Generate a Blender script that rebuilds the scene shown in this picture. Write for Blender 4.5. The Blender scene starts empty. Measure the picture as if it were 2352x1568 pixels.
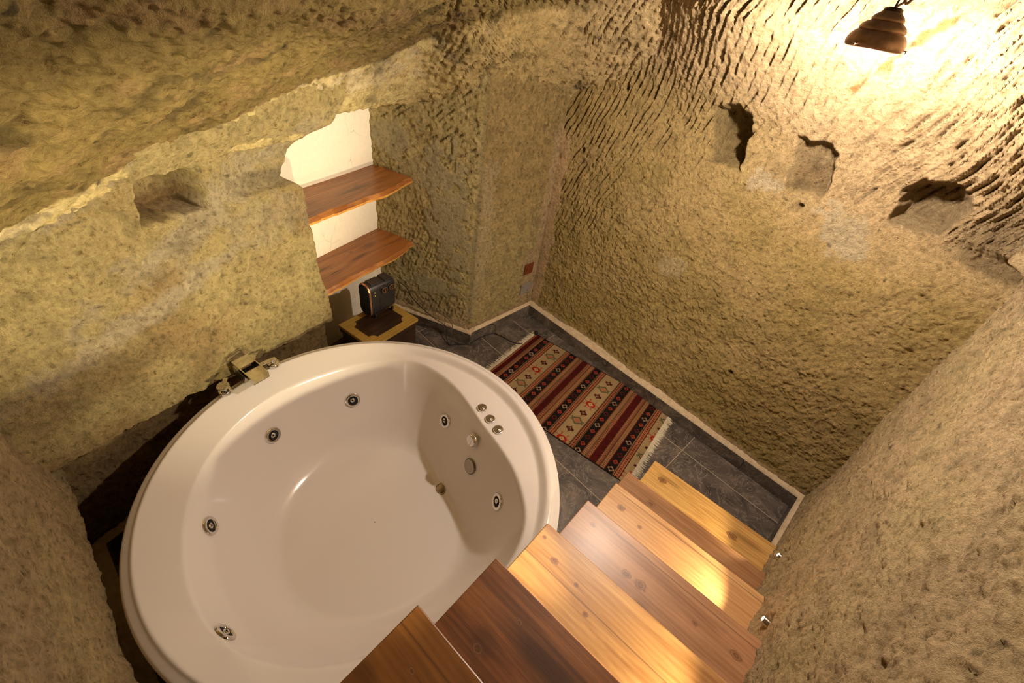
import bpy, math, random
import numpy as np
from mathutils import Vector, Matrix
random.seed(7)
SC = bpy.context.scene
COL = SC.collection
sm = lambda x: (lambda t: t*t*(3-2*t))(np.clip(x, 0, 1))
R = math.radians

# ------------------------------------------------------------------ noise
_rng = np.random.RandomState(11)
_perm = np.concatenate([_rng.permutation(256)]*2)
_grad = _rng.normal(size=(256, 3)); _grad /= np.linalg.norm(_grad, axis=1)[:, None]
def perlin(P):
    sh = P.shape[:-1]; P = P.reshape(-1, 3)
    I = np.floor(P).astype(int); F = P-I; I &= 255
    W = F*F*F*(F*(F*6-15)+10)
    out = 0
    for dx in (0, 1):
        for dy in (0, 1):
            for dz in (0, 1):
                h = _perm[_perm[_perm[(I[:, 0]+dx) & 255]+((I[:, 1]+dy) & 255)]+((I[:, 2]+dz) & 255)]
                g = _grad[h]
                d = g[:, 0]*(F[:, 0]-dx)+g[:, 1]*(F[:, 1]-dy)+g[:, 2]*(F[:, 2]-dz)
                w = (W[:, 0] if dx else 1-W[:, 0])*(W[:, 1] if dy else 1-W[:, 1])*(W[:, 2] if dz else 1-W[:, 2])
                out = out+d*w
    return (out*1.7).reshape(sh)
def fbm(P, f, o=3, g=.5):
    r = 0; a = 1
    for i in range(o):
        r = r+a*perlin(P*f+i*17.3); a *= g; f *= 2.03
    return r
def vnoise2(x, y, f):
    return perlin(np.stack([x*f, y*f, np.full_like(x, 3.7)], -1))

# ------------------------------------------------------------------ object helpers
def tag(o, label=None, cat=None, group=None, kind=None):
    if label: o['label'] = label
    if cat: o['category'] = cat
    if group: o['group'] = group
    if kind: o['kind'] = kind
    return o
def empty(name, loc, rz=0, label=None, cat=None, group=None):
    o = bpy.data.objects.new(name, None); COL.objects.link(o)
    o.location = loc; o.rotation_euler = (0, 0, rz); o.empty_display_size = .05
    return tag(o, label, cat, group)
def link(name, me, mat, parent=None, smooth=False, mats=None):
    o = bpy.data.objects.new(name, me); COL.objects.link(o)
    for m in (mats or [mat]): me.materials.append(m)
    if smooth: me.polygons.foreach_set('use_smooth', [True]*len(me.polygons))
    if parent: o.parent = parent
    return o
class MB:
    def __init__(s): s.v = []; s.f = []; s.m = []
    def add(s, vs, fs, m=0):
        k = len(s.v); s.v += [tuple(v) for v in vs]; s.f += [tuple(i+k for i in f) for f in fs]; s.m += [m]*len(fs)
    def box(s, c, d, rot=None, m=0, taper=(1, 1)):
        x, y, z = d[0]/2, d[1]/2, d[2]/2; vs = []
        for sz in (-1, 1):
            tx, ty = taper if sz > 0 else (1, 1)
            for sx, sy in ((-1, -1), (1, -1), (1, 1), (-1, 1)):
                v = Vector((sx*x*tx, sy*y*ty, sz*z))
                if rot is not None: v = rot @ v
                vs.append(v+Vector(c))
        s.add(vs, [(3, 2, 1, 0), (4, 5, 6, 7), (0, 1, 5, 4), (1, 2, 6, 5), (2, 3, 7, 6), (3, 0, 4, 7)], m)
    def lathe(s, prof, n=48, M=None, m=0, caps=True):
        M = M or Matrix(); vs = []; fs = []
        for r, z in prof:
            for i in range(n):
                a = 2*math.pi*i/n; vs.append(M @ Vector((r*math.cos(a), r*math.sin(a), z)))
        for j in range(len(prof)-1):
            for i in range(n):
                i2 = (i+1) % n; fs.append((j*n+i, j*n+i2, (j+1)*n+i2, (j+1)*n+i))
        if caps:
            fs.append(tuple(range(n-1, -1, -1))); fs.append(tuple((len(prof)-1)*n+i for i in range(n)))
        s.add(vs, fs, m)
    def prism(s, poly, z0, z1, M=None, m=0):
        M = M or Matrix(); n = len(poly)
        vs = [M @ Vector((x, y, z0)) for x, y in poly]+[M @ Vector((x, y, z1)) for x, y in poly]
        s.add(vs, [tuple(range(n-1, -1, -1)), tuple(range(n, 2*n))]+[(i, (i+1) % n, n+(i+1) % n, n+i) for i in range(n)], m)
    def tube(s, pts, r, n=10, m=0):
        pts = [Vector(p) for p in pts]; vs = []; fs = []
        up = Vector((0, 0, 1))
        for i, p in enumerate(pts):
            t = (pts[min(i+1, len(pts)-1)]-pts[max(i-1, 0)]).normalized()
            a = t.cross(up)
            if a.length < 1e-3: a = t.cross(Vector((1, 0, 0)))
            a.normalize(); b = t.cross(a); rr = r[i] if hasattr(r, '__len__') else r
            for k in range(n):
                w = 2*math.pi*k/n; vs.append(p+a*rr*math.cos(w)+b*rr*math.sin(w))
        for i in range(len(pts)-1):
            for k in range(n):
                k2 = (k+1) % n; fs.append((i*n+k, i*n+k2, (i+1)*n+k2, (i+1)*n+k))
        fs.append(tuple(range(n-1, -1, -1))); fs.append(tuple((len(pts)-1)*n+k for k in range(n)))
        s.add(vs, fs, m)
    def build(s, name, mat, parent=None, smooth=False, bevel=0, seg=2, mats=None, angle=40):
        me = bpy.data.meshes.new(name); me.from_pydata(s.v, [], s.f)
        me.polygons.foreach_set('material_index', s.m); me.validate()
        o = link(name, me, mat, parent, smooth, mats)
        if bevel:
            b = o.modifiers.new('bevel', 'BEVEL'); b.width = bevel; b.segments = seg; b.limit_method = 'ANGLE'; b.angle_limit = R(35)
        if smooth:
            try: me.set_sharp_from_angle(angle=R(angle))
            except Exception: pass
        return o
def catmull(pts, n=8):
    pts = [Vector(p) for p in pts]; out = []
    for i in range(len(pts)-1):
        p0 = pts[max(i-1, 0)]; p1 = pts[i]; p2 = pts[i+1]; p3 = pts[min(i+2, len(pts)-1)]
        for k in range(n):
            t = k/n
            out.append(.5*((2*p1)+(p2-p0)*t+(2*p0-5*p1+4*p2-p3)*t*t+(3*p1-p0-3*p2+p3)*t**3))
    out.append(pts[-1]); return out
def gridmesh(name, P, mat, col=None, parent=None, closeu=False, flip=False, kind=None):
    nu, nv = P.shape[:2]
    me = bpy.data.meshes.new(name)
    i = np.arange(nu if closeu else nu-1)[:, None]; j = np.arange(nv-1)[None, :]
    i2 = (i+1) % nu
    q = np.stack([i*nv+j, i2*nv+j, i2*nv+j+1, i*nv+j+1], -1).reshape(-1, 4)
    if flip: q = q[:, ::-1]
    me.vertices.add(nu*nv); me.vertices.foreach_set('co', P.reshape(-1).astype(np.float32))
    me.loops.add(q.size); me.loops.foreach_set('vertex_index', q.reshape(-1).astype(np.int32))
    me.polygons.add(len(q)); me.polygons.foreach_set('loop_start', np.arange(0, q.size, 4, dtype=np.int32))
    me.polygons.foreach_set('use_smooth', np.ones(len(q), bool))
    me.update(calc_edges=True); me.validate()
    if col is not None and mat.name.endswith('tuff_rock'):
        g = .62 if mat.name.startswith('ceiling') else 1.0
        mo = fbm(P, 9*g, 4, .65); pt = perlin(P*34*g+5.1)
        kq = 1.0 if g < 1 else .38
        col = col*(1+kq*(.16*np.clip(mo, -1.5, 1.2)-.30*sm((-mo-.25)/.5))-.45*sm((-pt-.62)/.12))[..., None]*np.array([1.05, 1.0, .86])
    if col is not None:
        a = me.color_attributes.new('Col', 'FLOAT_COLOR', 'POINT')
        c = np.ones((nu*nv, 4), np.float32); c[:, :3] = col.reshape(-1, 3); a.data.foreach_set('color', c.reshape(-1))
    o = link(name, me, mat, parent)
    if kind: o['kind'] = kind
    return o
def gnormal(P):
    du = np.gradient(P, axis=0); dv = np.gradient(P, axis=1)
    n = np.cross(du, dv); return n/(np.linalg.norm(n, axis=-1, keepdims=True)+1e-12)

# ------------------------------------------------------------------ materials
def mat(name, base=(.8, .8, .8), rough=.5, metal=0, coat=0, spec=.5, emit=None, es=0):
    m = bpy.data.materials.new(name); m.use_nodes = True
    b = m.node_tree.nodes['Principled BSDF']
    b.inputs['Base Color'].default_value = (*base, 1); b.inputs['Roughness'].default_value = rough
    b.inputs['Metallic'].default_value = metal; b.inputs['Coat Weight'].default_value = coat
    b.inputs['Specular IOR Level'].default_value = spec
    if emit: b.inputs['Emission Color'].default_value = (*emit, 1); b.inputs['Emission Strength'].default_value = es
    return m
class N:
    def __init__(s, m): s.t = m.node_tree; s.b = s.t.nodes['Principled BSDF']
    def n(s, ty, **k):
        x = s.t.nodes.new(ty)
        for a, v in k.items():
            if a in x.inputs.keys() and not hasattr(x, a): x.inputs[a].default_value = v
            elif hasattr(x, a): setattr(x, a, v)
            else: x.inputs[a].default_value = v
        return x
    def l(s, a, b): s.t.links.new(a, b)
    def noise(s, vec, scale, detail=4, rough=.55, dist=0):
        x = s.n('ShaderNodeTexNoise'); x.inputs['Scale'].default_value = scale; x.inputs['Detail'].default_value = detail
        x.inputs['Roughness'].default_value = rough; x.inputs['Distortion'].default_value = dist
        if vec: s.l(vec, x.inputs['Vector'])
        return x.outputs['Fac']
    def ramp(s, fac, stops, mode='LINEAR'):
        x = s.n('ShaderNodeValToRGB'); cr = x.color_ramp; cr.interpolation = mode
        while len(cr.elements) < len(stops): cr.elements.new(.5)
        for e, (p, c) in zip(cr.elements, stops):
            e.position = p; e.color = (*c, 1) if hasattr(c, '__len__') else (c, c, c, 1)
        s.l(fac, x.inputs['Fac']); return x.outputs['Color']
    def mix(s, a, b, fac, mode='MIX'):
        x = s.n('ShaderNodeMix'); x.data_type = 'RGBA'; x.blend_type = mode
        for v, i in ((a, 6), (b, 7), (fac, 0)):
            if hasattr(v, 'links') or hasattr(v, 'is_linked'): s.l(v, x.inputs[i])
            elif i == 0: x.inputs[0].default_value = v
            else: x.inputs[i].default_value = (*v, 1) if hasattr(v, '__len__') else (v, v, v, 1)
        return x.outputs[2]
    def math(s, op, a, b=None, c=None):
        x = s.n('ShaderNodeMath'); x.operation = op
        for i, v in enumerate((a, b, c)):
            if v is None: continue
            if hasattr(v, 'is_linked'): s.l(v, x.inputs[i])
            else: x.inputs[i].default_value = v
        return x.outputs[0]
    def bump(s, h, strength, dist, prev=None):
        x = s.n('ShaderNodeBump'); x.inputs['Strength'].default_value = strength; x.inputs['Distance'].default_value = dist
        s.l(h, x.inputs['Height'])
        if prev: s.l(prev, x.inputs['Normal'])
        return x.outputs['Normal']
    def coord(s, which='Object'): return s.n('ShaderNodeTexCoord').outputs[which]
    def mapping(s, vec, scale=(1, 1, 1), rot=(0, 0, 0), loc=(0, 0, 0)):
        x = s.n('ShaderNodeMapping'); s.l(vec, x.inputs['Vector'])
        x.inputs['Scale'].default_value = scale; x.inputs['Rotation'].default_value = rot; x.inputs['Location'].default_value = loc
        return x.outputs['Vector']

def rock_material(name, grain=1.0, bump=1.0):
    m = mat(name, rough=.93, spec=.25); k = N(m)
    co = k.coord()
    at = k.n('ShaderNodeAttribute'); at.attribute_name = 'Col'
    h = k.noise(co, 42*grain, 7, .80)
    fine = k.ramp(h, [(.34, (.26, .20, .12)), (.43, (.80, .76, .68)), (.51, (1.0, 1.0, .98)), (.62, (1.22, 1.22, 1.20))])
    c = k.mix(at.outputs['Color'], fine, .85, 'MULTIPLY')
    k.l(c, k.b.inputs['Base Color'])
    k.l(k.bump(h, 1.0*bump, .080/grain), k.b.inputs['Normal'])
    return m
M_ROCK = rock_material('tuff_rock', 1.0, 1.0)
M_ROCKC = rock_material('ceiling_tuff_rock', .62, .8)

def plaster_material():
    m = mat('white_plaster', (.86, .80, .68), .8, spec=.3); k = N(m); co = k.coord()
    v = k.n('ShaderNodeTexVoronoi'); v.feature = 'DISTANCE_TO_EDGE'; v.inputs['Scale'].default_value = 6
    nz = k.n('ShaderNodeTexNoise'); nz.inputs['Scale'].default_value = 6; k.l(co, nz.inputs['Vector'])
    add = k.n('ShaderNodeVectorMath'); add.operation = 'MULTIPLY_ADD'; k.l(nz.outputs['Color'], add.inputs[0]); add.inputs[1].default_value = (.25, .25, .25); k.l(co, add.inputs[2])
    k.l(add.outputs[0], v.inputs['Vector'])
    crack = k.ramp(v.outputs['Distance'], [(.0, 0.), (.010, 1.)])
    g = k.ramp(k.noise(co, 4, 2), [(.50, 1.), (.6, 0.)])
    crack = k.mix(crack, 1., g)
    c = k.mix((.50, .43, .33), (.86, .80, .68), crack)
    c = k.mix(c, k.ramp(k.noise(co, 40, 4), [(.3, .92), (.6, 1.)]), .6, 'MULTIPLY')
    k.l(c, k.b.inputs['Base Color']); k.l(k.bump(k.noise(co, 90, 4), .15, .003), k.b.inputs['Normal'])
    return m
M_PLASTER = plaster_material()

def mortar_material():
    m = mat('beige_mortar', (.56, .44, .31), .92, spec=.2); k = N(m); co = k.coord()
    c = k.ramp(k.noise(co, 30, 6, .7), [(.3, (.44, .34, .22)), (.6, (.62, .49, .34))])
    k.l(c, k.b.inputs['Base Color']); k.l(k.bump(k.noise(co, 70, 6, .7), .7, .008), k.b.inputs['Normal'])
    return m
M_MORTAR = mortar_material()

def slate_material(name, tiles):
    m = mat(name, (.1, .09, .085), .42, spec=.5); k = N(m); co = k.coord()
    if tiles:
        br = k.n('ShaderNodeTexBrick'); br.offset = 0; br.squash = 1
        br.inputs['Scale'].default_value = 1; br.inputs['Brick Width'].default_value = .70; br.inputs['Row Height'].default_value = .39
        br.inputs['Mortar Size'].default_value = .0022; br.inputs['Mortar Smooth'].default_value = .1
        br.inputs['Color1'].default_value = (0, 0, 0, 1); br.inputs['Color2'].default_value = (1, 1, 1, 1); br.inputs['Mortar'].default_value = (.5, .5, .5, 1)
        k.l(k.mapping(co, loc=(.31, .22, 0)), br.inputs['Vector'])
        # per tile offset for the stone clouds
        sc = k.n('ShaderNodeVectorMath'); sc.operation = 'SCALE'; k.l(br.outputs['Color'], sc.inputs[0]); sc.inputs['Scale'].default_value = 7
        ad = k.n('ShaderNodeVectorMath'); ad.operation = 'ADD'; k.l(sc.outputs[0], ad.inputs[0]); k.l(co, ad.inputs[1]); v = ad.outputs[0]
    else: v = co
    cl = k.noise(v, 5.5, 7, .62, 1.2)
    c = k.ramp(cl, [(.28, (.030, .024, .022)), (.45, (.075, .062, .056)), (.58, (.115, .092, .078)), (.75, (.22, .17, .135))])
    vein = k.math('ABSOLUTE', k.math('SUBTRACT', k.noise(v, 7, 5, .6, 2.0), .5))
    vc = k.ramp(vein, [(.0, 1.), (.022, 0.)])
    c = k.mix(c, (.34, .29, .24), k.math('MULTIPLY', vc, .5))
    if tiles:
        c = k.mix(c, (.40, .34, .26), br.outputs['Fac'])
        k.l(k.bump(k.math('MULTIPLY', br.outputs['Fac'], -1), .5, .003, k.bump(cl, .15, .004)), k.b.inputs['Normal'])
    else: k.l(k.bump(cl, .15, .004), k.b.inputs['Normal'])
    k.l(c, k.b.inputs['Base Color'])
    k.l(k.ramp(k.noise(v, 12, 4), [(.3, .32), (.7, .6)]), k.b.inputs['Roughness'])
    return m
M_FLOOR = slate_material('slate_tile_floor', True)
M_SKIRT = slate_material('slate_skirting', False)

def wood_material(name, light, dark, seed, knots=(), stains=(), groove=(), rough=.40, axis_scale=1, stain_col=(.05, .018, .006)):
    """planks run along local x; knots / stains are (x, y, radius) in the object's own frame"""
    m = mat(name, light, rough, spec=.45, coat=.12); k = N(m); co = k.coord()
    k.b.inputs['Coat Roughness'].default_value = .28
    # bend the grain round the knots
    wp = k.mapping(co, (1.1*axis_scale, 9*axis_scale, 9), loc=(seed*3.1, seed*1.7, seed))
    g1 = k.noise(wp, 1.6, 5, .6, 1.4)
    wv = k.n('ShaderNodeTexWave'); wv.bands_direction = 'Y'; wv.inputs['Scale'].default_value = 5.5; wv.inputs['Distortion'].default_value = 7
    wv.inputs['Detail'].default_value = 3; wv.inputs['Detail Scale'].default_value = 1.2
    k.l(k.mapping(co, (.35, 3.0, 1), loc=(seed, seed*2.3, 0)), wv.inputs['Vector'])
    f = k.math('ADD', k.math('MULTIPLY', g1, .90), k.math('MULTIPLY', wv.outputs['Fac'], .10))
    c = k.ramp(f, [(.28, dark), (.5, tuple(.45*a+.55*b for a, b in zip(dark, light))), (.68, light)])
    fg = k.noise(k.mapping(co, (2.5, 120, 60)), 3, 3, .6)
    c = k.mix(c, k.ramp(fg, [(.35, .80), (.6, 1.)]), .45, 'MULTIPLY')
    hh = k.math('MULTIPLY', fg, 1.0)
    sep = k.n('ShaderNodeSeparateXYZ'); k.l(co, sep.inputs[0])
    for (x, y, r) in knots:
        dx = k.math('MULTIPLY', k.math('SUBTRACT', sep.outputs[0], x), .75); dy = k.math('SUBTRACT', sep.outputs[1], y)
        d = k.math('SQRT', k.math('ADD', k.math('MULTIPLY', dx, dx), k.math('MULTIPLY', dy, dy)))
        d = k.math('ADD', d, k.math('MULTIPLY', k.math('SUBTRACT', k.noise(co, 60, 3), .5), r*.9))
        kn = k.ramp(k.math('DIVIDE', d, r), [(.0, (.20, .09, .03)), (.35, (.10, .035, .012)), (.55, (.30, .14, .055)), (.7, (.13, .05, .02)), (1.0, (.22, .10, .035))])
        fall = k.ramp(k.math('DIVIDE', d, r), [(.70, 1.), (1.0, 0.)])
        c = k.mix(c, kn, k.math('MULTIPLY', fall, .85))
    for (x, y, rx, ry, s) in stains:
        dx = k.math('DIVIDE', k.math('SUBTRACT', sep.outputs[0], x), rx); dy = k.math('DIVIDE', k.math('SUBTRACT', sep.outputs[1], y), ry)
        d = k.math('SQRT', k.math('ADD', k.math('MULTIPLY', dx, dx), k.math('MULTIPLY', dy, dy)))
        d = k.math('ADD', d, k.math('MULTIPLY', k.math('SUBTRACT', k.noise(wp, 3, 4), .5), 1.2))
        fall = k.ramp(d, [(.25, 1.), (1.1, 0.)], 'EASE')
        c = k.mix(c, stain_col, k.math('MULTIPLY', fall, s))
    for y in groove:
        d = k.math('ABSOLUTE', k.math('SUBTRACT', sep.outputs[1], y))
        gr = k.ramp(d, [(.0, 1.), (.0016, 0.)])
        c = k.mix(c, (.08, .03, .01), k.math('MULTIPLY', gr, .7))
    k.l(c, k.b.inputs['Base Color']); k.l(k.bump(hh, .12, .002), k.b.inputs['Normal'])
    return m

M_TUB = mat('white_acrylic', (.69, .64, .62), .16, spec=.5, coat=.6); M_TUB.node_tree.nodes['Principled BSDF'].inputs['Coat Roughness'].default_value = .04
M_CHROME = mat('chrome', (.78, .76, .74), .09, 1)
M_SATIN = mat('brushed_chrome', (.42, .37, .31), .30, 1)
M_BLACK = mat('black_rubber', (.012, .011, .011), .5)
M_HOLE = mat('dark_opening', (.004, .004, .004), .8)
M_HEAT = mat('charcoal_plastic', (.022, .021, .023), .42)
M_COPPER = mat('copper_trim', (.55, .30, .16), .3, .85)
M_YEL = mat('yellow_warning', (.75, .6, .05), .5)
M_GOLD = mat('gold_painted_wood', (.50, .32, .07), .38, .35); 
k = N(M_GOLD); k.l(k.ramp(k.noise(k.mapping(k.coord(), (3, 40, 3)), 2, 4), [(.3, (.42, .27, .055)), (.65, (.56, .37, .09))]), k.b.inputs['Base Color'])
M_CHEST = mat('dark_stained_wood', (.035, .016, .008), .38)
k = N(M_CHEST); k.l(k.ramp(k.noise(k.mapping(k.coord(), (2, 30, 30)), 2, 4), [(.3, (.012, .006, .003)), (.7, (.055, .024, .012))]), k.b.inputs['Base Color'])
M_BRONZE = mat('aged_bronze', (.22, .12, .07), .42, .6)
k = N(M_BRONZE); k.l(k.ramp(k.noise(k.coord(), 18, 4), [(.3, (.22, .13, .085)), (.7, (.50, .33, .22))]), k.b.inputs['Base Color'])
M_BULB = mat('lit_bulb', (1, 1, 1), .5, emit=(1, .80, .55), es=60)
M_LED = mat('lit_led_lens', (1, 1, 1), .3, emit=(1, .86, .55), es=30)
M_SOCK = mat('brown_socket_plastic', (.14, .035, .012), .35)
M_PLATE = mat('galvanised_plate', (.42, .41, .40), .45, .6)
M_FRINGE = mat('cream_cotton', (.62, .55, .42), .95, spec=.1)
k = N(M_FRINGE); k.l(k.ramp(k.noise(k.coord(), 220, 3), [(.3, (.42, .36, .26)), (.6, (.68, .61, .48))]), k.b.inputs['Base Color'])

# ------------------------------------------------------------------ plan of the cave room (metres, floor at z = 0)
C0 = np.array([.095, 3.325]); C1 = np.array([2.015, 1.70]); C2 = np.array([-.372, 2.757])
N0 = np.array([-1.163, 2.973]); PE = np.array([-1.17, 2.03])
def unit(a): a = R(a); return np.array([math.cos(a), math.sin(a)])
DB = unit(-40.25); NB = unit(229.75)      # along the back wall / into the room
DR = unit(229.7); NR = unit(139.7)        # along the right wall (towards the stairs) / into the room
DL = unit(248); NL = unit(-22)            # along the left wall / into the room
def plan(o, d, n, s, z, off):
    P = np.empty(s.shape+(3,)); P[..., 0] = o[0]+d[0]*s+n[0]*off; P[..., 1] = o[1]+d[1]*s+n[1]*off; P[..., 2] = z
    return P
def blob(s, z, s0, z0, rs, rz, soft=.35, a=0, nz=None):
    ds, dz = s-s0, z-z0
    if a: ca, sa = math.cos(a), math.sin(a); ds, dz = ds*ca+dz*sa, -ds*sa+dz*ca
    d = np.sqrt((ds/rs)**2+(dz/rz)**2)
    if nz is not None: d = d+nz
    return sm((1-d)/soft+.5)
def quadmask(s, z, pts, soft, nz=0):
    """pts: convex corner list (s, z) counter-clockwise; 1 inside"""
    d = np.full(s.shape, 1e9)
    for i in range(len(pts)):
        (a, b), (c, e) = pts[i], pts[(i+1) % len(pts)]
        L = math.hypot(c-a, e-b)
        d = np.minimum(d, ((c-a)*(z-b)-(e-b)*(s-a))/L)
    return sm((d+nz)/soft)
def chisel(s, z, ang, pitch, P, warp=.5, depth=.009):
    ca, sa = math.cos(ang), math.sin(ang)
    q = (s*sa-z*ca)/pitch+warp*fbm(P, 2.0, 2)*1.6+.16*perlin(P*13)
    al = s*ca+z*sa
    fr = q-np.floor(q)
    brk = .45+1.1*perlin(np.stack([np.floor(q)*3.1, al*13, q*0+1.5], -1))+.5*perlin(P*38)
    g = np.where(fr > .72, (1-fr)/.28, fr/.72)**2.2
    return depth*(.35*fr-np.clip(brk, 0, 1.3)*g)
BASE = np.array([.74, .565, .285]); PINK = np.array([.80, .63, .42]); GREY = np.array([.66, .58, .44]); OLIVE = np.array([.62, .48, .20]); YEL = np.array([.86, .735, .41]); BRN = np.array([.54, .37, .20])
def mixc(a, b, w): return a*(1-w[..., None])+b*w[..., None]

# ------------------------------------------------------------------ back wall
def corner_fill(dist, z):
    """rounds the corner of back and right wall above the ledge"""
    return (.14+.45*np.clip(z-1.95, 0, .6))*np.clip(1-dist/(.45+.7*np.clip(z-1.9, 0, .5)), 0, 1)**2*sm((z-1.74)/.06)
def back_wall():
    s = np.linspace(-.12, 2.72, 520)[:, None]*np.ones((1, 560)); z = np.linspace(0, 2.98, 560)[None, :]*np.ones((520, 1))
    P0 = plan(C0, DB, NB, s, z, 0)
    n1 = fbm(P0, 1.6, 3); n2 = fbm(P0, 15, 4, .6); n3 = np.abs(fbm(P0, 30, 3, .6))-.25
    lean = np.minimum(1.22*np.clip(z-1.85, 0, 1)**1.5, .46)*sm((s+.1)/1.3)
    off = lean+.018*n1-.018
    # chisel marks
    wch = np.clip(sm((z-1.45)/.5)*.9+sm((.75-s)/.45)*.8*sm((z-.5)/.8), 0, 1)
    wch = np.maximum(wch, .22)*(1+.7*sm((s-1.65)/.2)*sm((z-1.6)/.2))
    off = off+chisel(s, z, R(68)+0*s[0, 0], .037, P0, .5, .021)*wch
    off = off+(.0065*n2+.008*n3)*(1-.3*wch)
    # ledge: recessed above a sill on the right, with a corner that leans in
    zl = 1.705-.03*(s-1.7)
    rec = sm((s-2.16)/.2)*sm((z-zl)/.025)*(1-sm((z-1.80)/.35))
    off = off-.045*rec+.045*sm((s-2.05)/.1)*sm((zl-z)/.02)*sm((z-1.2)/.45)
    off = off+.02*sm((1.74-z)/.3)*sm((s-1.2)/.8)
    wob = .012*fbm(P0, 14, 2)
    for pts, dep, soft in (([(1.07, 1.72), (1.25, 1.735), (1.215, 2.01), (1.13, 2.045), (.985, 2.01)], .15, .045),
                     ([(1.47, 1.73), (1.69, 1.74), (1.645, 1.95), (1.60, 2.0), (1.44, 1.985)], .07, .035),
                     ([(1.955, 1.735), (2.17, 1.75), (2.20, 1.93), (2.10, 2.0), (1.97, 1.97), (1.925, 1.90)], .15, .055)):
        off = off-dep*quadmask(s, z, pts, soft, wob)*np.clip((z-1.70)/.085, 0, 1)
    for ps, pz, pr in ((1.60, 1.68, .014), (.20, 1.52, .016), (.42, 1.95, .012), (1.75, .62, .014)):
        off = off-.03*blob(s, z, ps, pz, pr, pr, .6)
    # ragged plaster seam in the corner with the pillar, plastered patches
    seam = sm((.085-np.abs(s-.02)+.03*fbm(P0, 7, 2))/.03)*sm((1.62-z)/.1)
    patch = np.maximum.reduce([blob(s, z, 1.385, 1.735, .085, .055, .3, .2, .5*n2), blob(s, z, 1.84, 1.63, .14, .09, .3, -.5, .5*n2),
                               blob(s, z, 1.10, 1.06, .09, .07, .4, 0, .5*n2)*.6])
    low = sm((.16-z+.02*n2)/.03)
    flat = np.clip(np.maximum.reduce([seam, patch, low]), 0, 1)
    smooth_off = lean+.018*n1-.018+.0025*n2+.02*sm((1.74-z)/.3)*sm((s-1.2)/.8)
    off = off*(1-flat)+(smooth_off+.004)*flat*(1-0)+0
    P = plan(C0, DB, NB, s, z, off)
    f = corner_fill(np.abs(2.52-s), z); dg = NB+NR; dg = dg/np.linalg.norm(dg)
    P[..., 0] += dg[0]*f; P[..., 1] += dg[1]*f
    # the corner itself leans in as it rises
    lean_c = .0*z; P[..., 0] -= DB[0]*lean_c; P[..., 1] -= DB[1]*lean_c
    c = mixc(np.broadcast_to(BASE, s.shape+(3,)), OLIVE, sm(.5+.8*fbm(P0, 3, 2)+.3*(1.2-z))*.7)
    c = mixc(c, PINK*np.array([1.08, 1.05, 1.05]), np.clip(sm((s-.9)/1.0)*sm((z-1.45)/.4)+sm((z-1.9)/.3), 0, 1)*.85)
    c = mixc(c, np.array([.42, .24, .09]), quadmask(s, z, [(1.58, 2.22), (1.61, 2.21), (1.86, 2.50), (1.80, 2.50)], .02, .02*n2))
    c = mixc(c, PINK*np.array([1.08, 1.0, .98]), seam); c = mixc(c, GREY*1.12, patch*.8); c = mixc(c, PINK*.95, low)
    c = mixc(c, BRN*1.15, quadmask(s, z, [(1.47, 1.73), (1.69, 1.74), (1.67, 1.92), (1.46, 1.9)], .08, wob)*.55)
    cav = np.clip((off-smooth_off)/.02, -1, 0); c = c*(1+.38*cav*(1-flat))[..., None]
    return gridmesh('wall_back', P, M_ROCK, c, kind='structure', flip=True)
back_wall()

# ------------------------------------------------------------------ right wall, beside the stairs
def right_wall():
    nu, nv = 620, 540
    t = np.linspace(-.3, 3.3, nu)[:, None]*np.ones((1, nv)); z = np.linspace(0, 2.98, nv)[None, :]*np.ones((nu, 1))
    P0 = plan(C1, DR, NR, t, z, 0)
    n1 = fbm(P0, 1.3, 3); n2 = fbm(P0, 15, 4, .6); n3 = np.abs(fbm(P0, 34, 3, .6))-.25
    lean = -.03*sm(z/1.2)+.5*np.clip(z-1.9, 0, 1)**1.6
    wch = np.clip(sm((z-1.45)/.4), .15, 1)
    off = lean+.028*n1-.012*np.clip(t, 0, 1)+.007*n2+.008*n3+chisel(t, z, R(118), .05, P0, .6, .016)*wch+.065*sm(z/1.6)*(1-sm((t-.1)/.8))
    bulge = .05*blob(t, z, 1.0, 1.0, .9, .7, 1.2)
    off = off+bulge*sm((t-.25)/.4)
    for lt, lz in ((.80, .409), (1.345, .683)):
        fl = sm((.05-np.hypot(t-lt, z-lz))/.03); off = off*(1-fl)+.012*fl
    low = sm((.17-z+.02*n2)/.03)*sm((.75-t)/.05)
    off = off*(1-low)+(.01)*low
    P = plan(C1, DR, NR, t, z, off)
    f = corner_fill(np.abs(t), z); dg = NB+NR; dg = dg/np.linalg.norm(dg)
    P[..., 0] += dg[0]*f; P[..., 1] += dg[1]*f
    c = mixc(np.broadcast_to(PINK*1.02, t.shape+(3,)), YEL, sm(.3+fbm(P0, 2.5, 2))*.4)
    c = mixc(c, BRN, sm((n3-.25)/.3)*.35); c = mixc(c, PINK*.95, low)
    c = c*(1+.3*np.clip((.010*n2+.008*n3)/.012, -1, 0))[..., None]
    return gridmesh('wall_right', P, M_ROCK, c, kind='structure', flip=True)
right_wall()

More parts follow.
